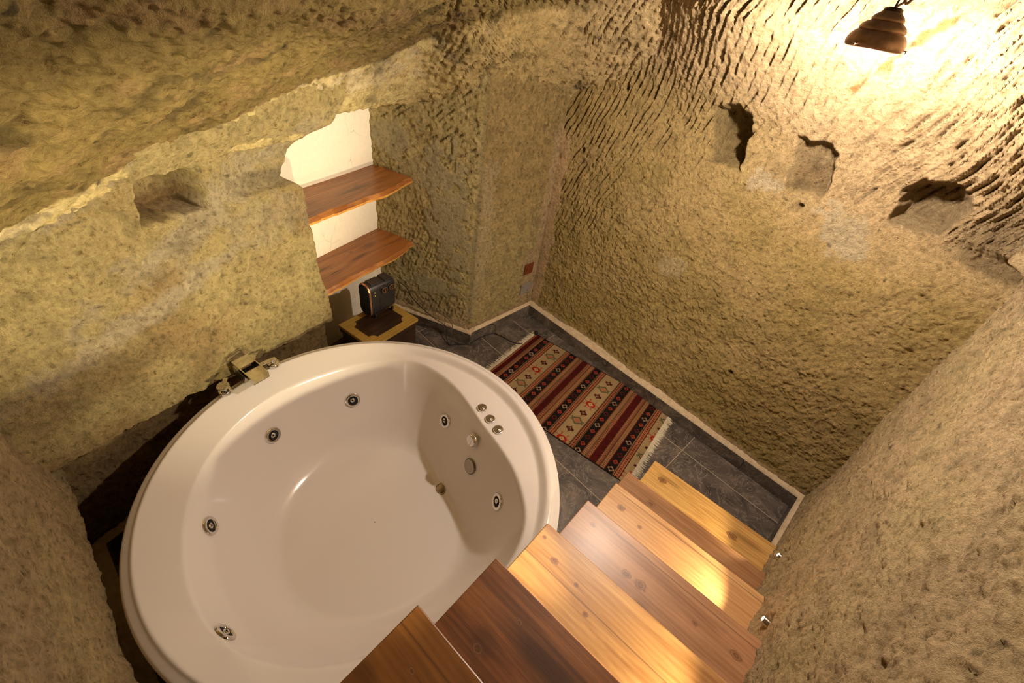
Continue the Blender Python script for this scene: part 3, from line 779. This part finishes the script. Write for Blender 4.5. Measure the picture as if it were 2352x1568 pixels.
# ------------------------------------------------------------------ chest with painted gold border
def chest():
    zt = .45; L = np.array([-1.161, 2.168]); F = np.array([-.897, 2.013])
    d1 = unit(61); d2 = unit(-29); w, dep = .415, .315
    c = L+d1*w/2+d2*dep/2
    root = empty('storage_chest', (c[0], c[1], 0), R(61), 'small dark wooden chest with gold painted border on its lid in the niche', 'chest')
    m = MB(); m.box((0, 0, .2), (w-.02, dep-.02, .39)); m.build('body', M_CHEST, root, bevel=.003)
    m = MB(); m.box((0, 0, zt-.0275), (w, dep, .055)); m.build('lid', M_CHEST, root, bevel=.003)
    # gold frame as a flat ring with scalloped corners on the lid, plus a gold edge band
    hx, hy = w/2-.001, dep/2-.001; ix, iy, r = w/2-.058, dep/2-.050, .040
    inner = []
    for sx, sy, a0 in ((1, 1, 180), (-1, 1, 270), (-1, -1, 0), (1, -1, 90)):
        cx, cy = sx*(ix+.004), sy*(iy+.004); arc = []
        for k in range(13):
            a = R(a0+90*k/12); arc.append((cx+r*math.cos(a), cy+r*math.sin(a)))
        arc = [p for p in arc]
        # order so that the outline runs counter-clockwise
        if (sx, sy) in ((1, 1), (-1, -1)): arc = arc[::-1]
        else: arc = arc[::-1]
        inner.append(arc)
    pts = []
    for arc in inner: pts += arc
    zg = zt+.0012
    outer = []
    for (x, y) in pts:
        k = max(abs(x)/hx, abs(y)/hy); outer.append((x/k, y/k))
    n = len(pts); m = MB()
    m.add([(x, y, zg) for x, y in pts]+[(x, y, zg) for x, y in outer], [(i, (i+1) % n, n+(i+1) % n, n+i) for i in range(n)])
    for sx, sy in ((1, 1), (-1, 1), (-1, -1), (1, -1)):
        pass
    # square corner infill
    cs = [(hx, hy), (-hx, hy), (-hx, -hy), (hx, -hy)]
    for sx, sy in ((1, 1), (-1, 1), (-1, -1), (1, -1)):
        q = [(x, y) for x, y in outer if x*sx > 0 and y*sy > 0]
        q.sort(key=lambda p: math.atan2(p[1], p[0]))
        a = [p for p in q]; k = len(m.v)
        vs = [(sx*hx, sy*hy, zg)]+[(x, y, zg) for x, y in a]
        m.add(vs, [(0, i, i+1) for i in range(1, len(a))])
    m.build('gold_border', M_GOLD, root)
    m = MB()
    for sy in (-1, 1): m.box((0, sy*(dep/2+.001), zt-.010), (w+.004, .003, .021))
    for sx in (-1, 1): m.box((sx*(w/2+.001), 0, zt-.010), (.003, dep+.002, .021))
    m.build('gold_edge', M_GOLD, root)
chest()

# ------------------------------------------------------------------ fan heater on the chest
def heater():
    A = np.array([-.951, 2.293]); B = np.array([-.883, 2.439]); c = (A+B)/2+unit(155)*.045
    z0 = .4515
    # local x: from grille to back (64.9 deg); local -y faces the bath
    root = empty('fan_heater', (c[0], c[1], z0), R(58), 'small black fan heater with two copper knobs standing on the chest', 'heater')
    def rr(w, h, r, n=8, z0=0):
        p = []
        for sx, sz, a0 in ((1, 1, 0), (-1, 1, 90), (-1, -1, 180), (1, -1, 270)):
            for k in range(n+1):
                a = R(a0+90*k/n); p.append((sx*(w/2-r)+r*math.cos(a), z0+sz*(h/2-r)+r*math.sin(a)))
        return p
    H = .235; zc = .03+H/2
    def loft(name, secs, m_, par, bev=0):
        mb = MB(); n = None; vs = []
        for x, w, h, r, cz in secs:
            p = rr(w, h, r, 8, cz); n = len(p); vs += [(x, y, zz) for y, zz in p]
        fs = []
        for j in range(len(secs)-1):
            for i in range(n): i2 = (i+1) % n; fs.append((j*n+i, (j+1)*n+i, (j+1)*n+i2, j*n+i2))
        fs += [tuple(range(n)), tuple((len(secs)-1)*n+i for i in range(n))[::-1]]
        mb.add(vs, fs); return mb.build(name, m_, par, smooth=True, angle=50)
    loft('housing', [(-.098, .104, H-.004, .035, zc), (-.085, .108, H, .036, zc), (.05, .108, H-.004, .030, zc), (.095, .100, H-.015, .028, zc), (.105, .085, H-.03, .02, zc)], M_HEAT, root)
    loft('copper_rim', [(-.112, .110, H+.008, .045, zc), (-.106, .116, H+.014, .048, zc), (-.100, .116, H+.014, .048, zc), (-.097, .108, H+.008, .042, zc)], M_COPPER, root)
    f = loft('front_grille', [(-.1145, .104, H, .043, zc), (-.108, .106, H+.002, .043, zc)], M_HOLE, root)
    mb = MB()
    for k in range(-8, 9):
        zz = zc+k*.0125; hw = .045 if abs(k) < 7 else .036
        mb.box((-.1165, 0, zz), (.004, 2*hw, .0025))
    mb.build('grille_bars', M_HEAT, f)
    # raised side panel on the side facing the bath
    mb = MB(); mb.box((.018, -.0535, zc-.030), (.10, .006, .115)); mb.build('side_panel', M_HEAT, root, bevel=.004)
    # handle dip and control head on top
    mb = MB(); mb.box((-.035, 0, zc+H/2+.001), (.085, .07, .010)); mb.box((.058, 0, zc+H/2-.002), (.06, .085, .014)); mb.build('top_handle', M_HEAT, root, bevel=.006)
    for x in (.002, .060):
        Mk = Matrix.Translation((x, -.0525, zc+.070))@Matrix.Rotation(R(90), 4, 'X')
        m = MB(); m.lathe([(.028, 0), (.028, .006), (.024, .008), (.024, .016), (.0, .0165)], 32, Mk); o = m.build('knob', M_BLACK, root, smooth=True)
        m = MB(); m.lathe([(.0215, .016), (.0218, .0195), (.0180, .020), (.0175, .0165)], 32, Mk, caps=False); m.box(Mk@Vector((0, 0, .0175)), (.006, .034, .008), Mk.to_3x3()); m.build('knob_ring', M_COPPER, o, smooth=True)
    m = MB()
    for zz in (.068, .045):
        a = (-.066, -.0545, zc+zz)
        m.add([(a[0]-.006, a[1], a[2]-.005), (a[0]+.006, a[1], a[2]-.005), (a[0], a[1], a[2]+.006)], [(0, 1, 2)])
    m.build('warning_mark', M_YEL, root)
    for x in (-.07, .075):
        for sy in (-1, 1):
            m = MB(); m.box((x, sy*.043, .018), (.016, .018, .036), Matrix.Rotation(R(-14*sy), 3, 'X'))
            m.build('foot', M_HEAT, root, bevel=.003)
heater()

# heater cable: down from the heater, over the skirting, along the floor and under the kilim
pts = [(-.86, 2.56, .60), (-.83, 2.60, .54), (-.80, 2.63, .44), (-.74, 2.70, .30), (-.66, 2.745, .19), (-.58, 2.74, .15), (-.545, 2.735, .11), (-.535, 2.70, .03), (-.50, 2.66, .006), (-.44, 2.68, .006), (-.375, 2.70, .006),
       (-.33, 2.735, .006), (-.25, 2.84, .006), (-.17, 2.90, .008), (-.09, 2.88, .008), (-.02, 2.84, .010), (.05, 2.82, .012), (.09, 2.835, .013)]
m = MB(); m.tube(catmull(pts, 8), .0033, 8); tag(m.build('heater_cable', M_BLACK, smooth=True), 'thin black power cord running from the heater over the slate skirting to the rug', 'cord')
pts2 = [(-.555, 2.745, .118), (-.50, 2.715, .045), (-.47, 2.70, .012), (-.41, 2.69, .008), (-.372, 2.700, .010), (-.355, 2.725, .03), (-.30, 2.79, .085), (-.22, 2.89, .10), (-.17, 2.93, .075), (-.155, 2.92, .02), (-.13, 2.895, .007)]
m = MB(); m.tube(catmull(pts2, 8), .0026, 8); tag(m.build('thin_cable', M_BLACK, smooth=True), 'loose thin black cable looping round the pillar corner on the skirting', 'cable')
pts3 = [(-.83, 2.83, .33), (-.74, 2.80, .27), (-.64, 2.785, .225), (-.56, 2.770, .20), (-.52, 2.755, .17), (-.50, 2.742, .13), (-.53, 2.735, .115)]
m = MB(); m.tube(catmull(pts3, 8), .003, 8); tag(m.build('wall_cable', mat('brown_cable', (.09, .05, .025), .6), smooth=True), 'brown cable fixed along the foot of the rough niche wall', 'cable')
# the small black plug on the corner of the rug
m = MB(); m.lathe([(.013, 0), (.017, .006), (.018, .020), (.014, .030), (.006, .034), (0, .035)], 20, Matrix.Translation((.195, 2.995, .007)))
tag(m.build('rubber_stopper', M_BLACK, smooth=True), 'small round black rubber stopper lying on the far corner of the rug', 'stopper')

# ------------------------------------------------------------------ socket and blank plate on the pillar
def wall_plate():
    d = (C2-C0)/np.linalg.norm(C2-C0); n = NR*0+np.array([math.cos(R(-40.3)), math.sin(R(-40.3))])
    def fr(s, z, off=.012):
        p = C0+d*s+n*off; return Matrix(((d[0], 0, n[0], p[0]), (d[1], 0, n[1], p[1]), (0, 1, 0, z), (0, 0, 0, 1)))
    root = empty('power_socket', (0, 0, 0), 0, 'brown wall socket low on the pillar, above the grey metal plate', 'socket'); root.matrix_world = fr(.115, .505)
    m = MB(); m.box((0, 0, 0), (.098, .094, .014)); m.build('frame', M_SOCK, root, bevel=.004)
    m = MB(); m.lathe([(.033, .007), (.033, .010), (.021, .010), (.020, .004), (0, .004)], 32, Matrix(), caps=False); c = m.build('socket_face', M_SOCK, root, smooth=True)
    m = MB(); m.box((0, .0, .005), (.012, .012, .003)); m.build('contact', M_COPPER, c)
    root = empty('metal_plate', (0, 0, 0), 0, 'grey blank metal cover plate near the floor under the brown socket', 'cover plate'); root.matrix_world = fr(.105, .305)
    m = MB(); m.box((0, 0, 0), (.125, .10, .006)); m.build('plate', M_PLATE, root, bevel=.001)
    for x, y in ((-.02, -.025), (.042, .030)):
        m = MB(); m.lathe([(.0035, .003), (.0035, .0045), (0, .005)], 12, Matrix.Translation((x, y, 0)), caps=False); m.build('screw', M_BLACK, root)
wall_plate()

# ------------------------------------------------------------------ kilim
def kilim():
    R0 = np.array([.2006, 3.0058]); d = np.array([.8620, -.5070]); w = np.array([-.5070, -.8620]); LX, LY = 1.274, .834
    nx, ny = 560, 370
    x = np.linspace(0, LX, nx)[:, None]*np.ones((1, ny)); y = np.linspace(0, LY, ny)[None, :]*np.ones((nx, 1))
    MAR = np.array(cc(92, 26, 22)); MAR2 = np.array(cc(60, 18, 16)); ORG = np.array(cc(178, 112, 76)); TAN = np.array(cc(168, 128, 88)); BLK = np.array(cc(34, 24, 22)); CRM = np.array(cc(180, 152, 110)); RED = np.array(cc(168, 44, 36)); GRN = np.array(cc(104, 100, 72)); DK = np.array(cc(82, 26, 26)); YL = np.array(cc(206, 178, 112))
    c = np.ones((nx, ny, 3))*MAR
    S = .516
    def band(a, b, colr): 
        k = (x >= a) & (x < b); c[k] = colr; return k
    def tri(t): return np.abs((t % 1)-.5)*2
    def lattice(a, b, fg, pitch, wd=.35):
        k = (x >= a) & (x < b); q = tri(x/pitch)+tri(y/pitch); kk = k & (np.abs(q-1) < wd*.6); c[kk] = fg
    def toothed(a, b):                                              # orange band with dark bricks and dotted edges
        band(a, b, ORG); mid = (a+b)/2; h = (b-a)
        kk = (np.abs(x-mid) < h*.13) & (((y/.019) % 1) < .62); c[kk] = DK
        kk = (np.abs(x-mid) < h*.05) & (((y/.019+.1) % 1) < .35); c[kk] = ORG
        for e in (a+h*.10, b-h*.10): c[(np.abs(x-e) < h*.055)] = MAR2
        for e in (a-.002, b+.002):
            c[(np.abs(x-e) < .0035) & (((y/.006) % 1) < .5)] = CRM*.8
            c[(np.abs(x-e) < .0035) & (((y/.006) % 1) >= .5)] = BLK
    def comb(a, b):                                                 # tan band with little columns
        band(a, b, np.array(cc(150, 104, 70))); mid = (a+b)/2; h = b-a
        kk = (np.abs(x-mid) < h*.30) & (((y/.016) % 1) < .55); c[kk] = TAN*1.05
        kk = (np.abs(x-mid) < h*.12) & (((y/.016+.25) % 1) < .28); c[kk] = np.array(cc(120, 84, 58))
        for e in (a+h*.1, b-h*.1): c[np.abs(x-e) < h*.045] = MAR
    def diamond(cx, cy, r, colr, inner=None, ax=.95):
        q = np.abs(x-cx)/(r*ax)+np.abs(y-cy)/r; c[q < 1] = colr
        if inner is not None: c[q < .45] = inner
    def flower(cx, cy, r, colr):
        dx, dy = x-cx, y-cy; a = np.arctan2(dy, dx); rr = np.hypot(dx, dy)
        c[(np.abs(rr-r*.62) < r*.14)] = colr
        c[(np.cos(4*a) > .3) & (rr > r*.6) & (rr < r)] = colr
    def blackband(a, b, ph):
        band(a, b, BLK); mid = (a+b)/2; p = .0705; k = 0; yy = ph
        kinds = ['r', 'd', 'r', 'w']
        while yy < LY:
            t = kinds[k % 4]
            if t == 'r': diamond(mid, yy, .022, np.array(cc(160, 62, 44)), np.array(cc(96, 40, 30)))
            elif t == 'w': flower(mid, yy, .023, np.array(cc(168, 140, 112)))
            else: flower(mid, yy, .022, np.array(cc(96, 38, 30)))
            yy += p; k += 1
    def cream(a, b, ph):
        band(a, b, CRM); mid = (a+b)/2
        seq = ['s', 'g', 's', 'R']; yy = ph; k = 0; gaps = [.092, .10, .113, .112]
        while yy < LY+.06:
            t = seq[k % 4]
            if t == 's':
                diamond(mid, yy, .028, DK, CRM, 1.0); diamond(mid, yy, .007, DK)
                for s in (-1, 1): c[(np.abs(x-(mid+s*.024)) < .006) & (np.abs(y-yy) < .010)] = DK
                for s in (-1, 1): c[(np.abs(y-(yy+s*.028)) < .007) & (np.abs(x-mid) < .002)] = DK
            elif t == 'g':
                q = np.abs(x-mid)/.052+np.abs(y-yy)/.040; saw = .12*(((x/.011) % 1) < .5); c[(q < 1+saw) & (np.abs(x-mid) < .046)] = GRN; c[q < .55] = ORG*1.1; c[(q < .65) & (q >= .55)] = CRM
                for s in (-1, 1): c[(np.abs(x-(mid+s*.046)) < .006) & (np.abs(y-yy) < .018) & (np.abs(y-yy) > .008)] = GRN
            else:
                q = np.maximum(np.abs(x-mid)/.040, np.abs(y-yy)/.030)+.35*np.minimum(np.abs(x-mid)/.040, np.abs(y-yy)/.030)
                c[q < 1] = RED
                for s in (-1, 1):
                    for t2 in (-1, 1):
                        c[(np.abs(x-(mid+s*.052)) < .014) & (np.abs(y-(yy+t2*.016)) < .0025)] = RED
                        c[(np.abs(x-(mid+s*.022)) < .0025) & (np.abs(y-(yy+t2*.040)) < .012)] = RED
                        c[(np.abs(x-(mid+s*.028)) < .008) & (np.abs(y-(yy+t2*.051)) < .0025)] = RED
                        c[(np.abs(x-(mid+s*.062)) < .0025) & (np.abs(y-(yy+t2*.022)) < .008)] = RED
                diamond(mid, yy, .020, YL, DK, 1.1); diamond(mid, yy, .005, YL)
                c[(np.abs(x-mid) < .022) & (np.abs(y-yy) < .0022)] = YL
            yy += gaps[k % 4]; k += 1
    toothed(.004, .020)
    k = band(.022, .046, MAR2); 
    band(.020, .060, MAR2); lattice(.020, .060, RED*.45, .012)
    toothed(.060, .074); comb(.074, .090)
    for q in range(3):
        o = q*S
        b0 = .092 if q == 0 else .089
        if .0+o+.15 < LX+.1:
            blackband(b0+o, .151+o-.004, .04 if q == 0 else (.055 if q == 1 else .02)); toothed(.151+o-.002, .192+o)
            cream(.194+o, .318+o, .072 if q == 0 else (.089 if q == 1 else .05)); toothed(.320+o, .358+o)
            blackband(.361+o, .418+o, .04); comb(.420+o, .455+o); toothed(.457+o, .482+o)
            band(.484+o, .536+o, MAR2); lattice(.484+o, .536+o, RED*.42, .014); toothed(.538+o, .560+o); comb(.562+o, .603+o)
    c[(y < .006) | (y > LY-.006)] = BLK
    c[(x < .004)] = DK
    wv = 1-.18*(((x/.0034) % 1) < .5)-.10*(((y/.0042) % 1) < .5); c = .72*c*(wv*(1+.10*fbm(np.stack([x*6, y*6, x*0], -1), 1, 3)))[..., None]
    h = .0045+.0025*fbm(np.stack([x, y, x*0], -1), 3.5, 2)+.004*np.exp(-((y-.62)/.05)**2)*np.exp(-((x-.03)/.05)**2)
    P = np.stack([R0[0]+d[0]*x+w[0]*y, R0[1]+d[1]*x+w[1]*y, np.maximum(h, .003)], -1)
    m = mat('woven_kilim', rough=.95, spec=.12); k = N(m); at = k.n('ShaderNodeAttribute'); at.attribute_name = 'Col'
    k.l(at.outputs['Color'], k.b.inputs['Base Color']); k.l(k.bump(k.noise(k.coord(), 400, 2), .25, .002), k.b.inputs['Normal'])
    root = empty('kilim_rug', (R0[0], R0[1], 0), 0, 'narrow woven kilim rug with red, black and cream stripes on the slate floor', 'rug')
    o = gridmesh('woven_field', P-np.array([R0[0], R0[1], 0]), m, c, root, flip=True)
    rnd = np.random.RandomState(5)
    for e, name in ((0, 'fringe'), (1, 'fringe')):
        mb = MB(); n = 150
        x0 = 0 if e == 0 else LX; sg = -1 if e == 0 else 1
        mb.add([tuple(np.append(d*(x0)+w*0, .004)), tuple(np.append(d*(x0)+w*LY, .004)), tuple(np.append(d*(x0+sg*.022)+w*LY, .005)), tuple(np.append(d*(x0+sg*.022)+w*0, .005))], [(0, 1, 2, 3)])
        for k2 in range(n):
            yy = LY*(k2+.5)/n+rnd.normal()*.0015; ln = .040+rnd.rand()*.016; sk = rnd.normal()*.005
            if e == 0 and k2 > n*.86: ln *= 1.5; sk *= 4
            pts = [np.append(d*(x0+sg*ln*t)+w*(yy+sk*t), .0045+.0022*math.sin(t*3+rnd.rand()*2)) for t in (0, .35, .7, 1)]
            mb.tube([tuple(p) for p in pts], [.0024, .0029, .0026, .0010], 5)
        mb.build('fringe', M_FRINGE, root, smooth=True)
kilim()

# ------------------------------------------------------------------ pendant lamp
LP = np.array([.900, 1.660, 2.368])
def lamp():
    root = empty('pendant_lamp', tuple(LP), 0, 'small lit bronze bell-shaped pendant lamp hanging before the rock vault', 'lamp')
    root.scale = (.80, .80, .63)
    prof = [(.026, .146), (.029, .136), (.036, .128), (.047, .118), (.053, .108), (.054, .102), (.051, .098), (.060, .092), (.071, .082), (.077, .070), (.077, .064), (.074, .060), (.084, .052), (.093, .038), (.098, .022), (.099, .008), (.095, -.004), (.086, -.012)]
    inner = [(r-.003, z-.002) for r, z in prof[::-1]]
    m = MB(); m.lathe(prof+inner, 64, Matrix(), caps=False); sh = m.build('shade', M_BRONZE, root, smooth=True, angle=60)
    m = MB(); m.lathe([(.0, .150), (.020, .150), (.030, .144), (.031, .136), (.026, .130)], 40, caps=False); m.build('cap', mat('dark_bronze', (.05, .028, .02), .35, .8), sh, smooth=True)
    for a in (205, 325, 85):
        m = MB(); v = unit(a); p = (v[0]*.098, v[1]*.098, .004); m.tube([(v[0]*.090, v[1]*.090, .004), (v[0]*.103, v[1]*.103, .004)], .004, 8); m.tube([(v[0]*.104, v[1]*.104, .009), (v[0]*.104, v[1]*.104, -.004)], .004, 8); m.build('screw', M_BRONZE, sh)
    m = MB(); m.tube([(0, 0, .148), (.0, .0, .55)], .0035, 8); m.build('cord', M_BLACK, root)
    m = MB(); m.lathe([(.0, -.045), (.018, -.040), (.030, -.022), (.033, .0), (.031, .028), (.026, .048), (.016, .066), (.013, .09)], 32, caps=False); m.build('bulb', M_BULB, root, smooth=True)
    # carved metal chain link beside the cord
    m = MB()
    cpts = []
    for k in range(25):
        a = 2*math.pi*k/24; cpts.append((.036+.013*math.cos(a), .012, .205+.036*math.sin(a)))
    m.tube(cpts, .0055, 8)
    cpts = [(.036+.013*math.cos(2*math.pi*k/24), .012, .290+.042*math.sin(2*math.pi*k/24)) for k in range(25)]
    m.tube(cpts, .0055, 8); m.tube([(.0, 0, .150), (.018, .006, .165), (.030, .012, .175)], .005, 8)
    m.build('chain_link', M_BRONZE, root, smooth=True)
lamp()

# ------------------------------------------------------------------ step lights in the right wall
def led(p, label):
    n = NR; root = empty('step_light', (p[0]+n[0]*.006, p[1]+n[1]*.006, p[2]), math.atan2(n[1], n[0]), label, 'spotlight', 'recessed step lights')
    Mx = Matrix.Rotation(R(90), 4, 'Y')
    m = MB(); m.lathe([(.013, -.03), (.013, .008), (.011, .011), (.009, .010)], 28, Mx, caps=False); m.build('ring', M_SATIN, root, smooth=True)
    m = MB(); m.lathe([(.010, .008), (.008, .012), (.004, .014), (0, .0145)], 28, Mx, caps=False); m.build('lens', M_LED, root, smooth=True)
led((1.499+NR[0]*.022, 1.093+NR[1]*.022, .409), 'tiny lit step light in the right wall above the lowest wooden tread')
led((1.145+NR[0]*.022, .675+NR[1]*.022, .683), 'tiny lit step light in the right wall above the third wooden tread')

# ------------------------------------------------------------------ lights
def light(ty, name, loc, energy, color, size=.05, rot=None, **kw):
    l = bpy.data.lights.new(name, ty); l.energy = energy; l.color = color
    if ty in ('POINT', 'SPOT'): l.shadow_soft_size = size
    if ty == 'AREA': l.size = size
    for a, v in kw.items(): setattr(l, a, v)
    o = bpy.data.objects.new(name, l); COL.objects.link(o); o.location = loc
    if rot: o.rotation_euler = rot
    return o
light('POINT', 'pendant_light', (LP[0], LP[1], LP[2]-.055), 92, (1, .84, .69), .03)
# step lights: the two in view and the next two further up the same wall
for (x, y, z), e, cone, tgt in (((1.499, 1.093, .409), 22, 120, None), ((1.145, .675, .683), 42, 120, None), ((.783, .244, 1.06), 9, 120, None),
                                ((.783, .244, 1.08), 150, 54, (-1.30, 1.60, 1.36)), ((.42, -.18, 1.50), 150, 46, (-1.35, 1.50, 1.60))):  # strong narrow beams of the upper ones shaped to brighten the left wall
    q = (x+NR[0]*.04, y+NR[1]*.04, z); o = light('SPOT', 'step_spot', q, e, (1, .82, .50), .01, spot_size=R(cone), spot_blend=.6)
    v = Vector((NR[0], NR[1], 0)) if tgt is None else Vector(tgt)-Vector(q)
    o.rotation_euler = v.to_track_quat('-Z', 'Y').to_euler()
light('POINT', 'stairwell_fill', (-.15, -.75, 2.45), 4, (1, .80, .60), .06)  # weak fill added behind the camera, no lamp fixture there

w = bpy.data.worlds.new('world'); SC.world = w; w.use_nodes = True
w.node_tree.nodes['Background'].inputs[0].default_value = (1, .80, .55, 1); w.node_tree.nodes['Background'].inputs[1].default_value = .06

# ------------------------------------------------------------------ camera
cam = bpy.data.cameras.new('camera'); cam.sensor_width = 36; cam.lens = 36*1000/2352; cam.clip_start = .02
co = bpy.data.objects.new('camera', cam); COL.objects.link(co)
pit, rol = .70032278, .17576987
fw = Vector((0, math.cos(pit), -math.sin(pit))); right = Vector((1, 0, 0)); up = right.cross(fw)
r2 = math.cos(rol)*right+math.sin(rol)*up; u2 = -math.sin(rol)*right+math.cos(rol)*up
M = Matrix((r2, u2, -fw)).transposed().to_4x4(); M.translation = Vector((0, 0, 2.4)); co.matrix_world = M
SC.camera = co
SC.view_settings.view_transform = 'Standard'; SC.view_settings.look = 'None'; SC.view_settings.exposure = .30
SC.cycles.max_bounces = 5; SC.cycles.diffuse_bounces = 4; SC.cycles.glossy_bounces = 3; SC.cycles.caustics_reflective = False; SC.cycles.adaptive_threshold = .03; SC.cycles.use_denoising = True
SC.cycles.sample_clamp_indirect = 6
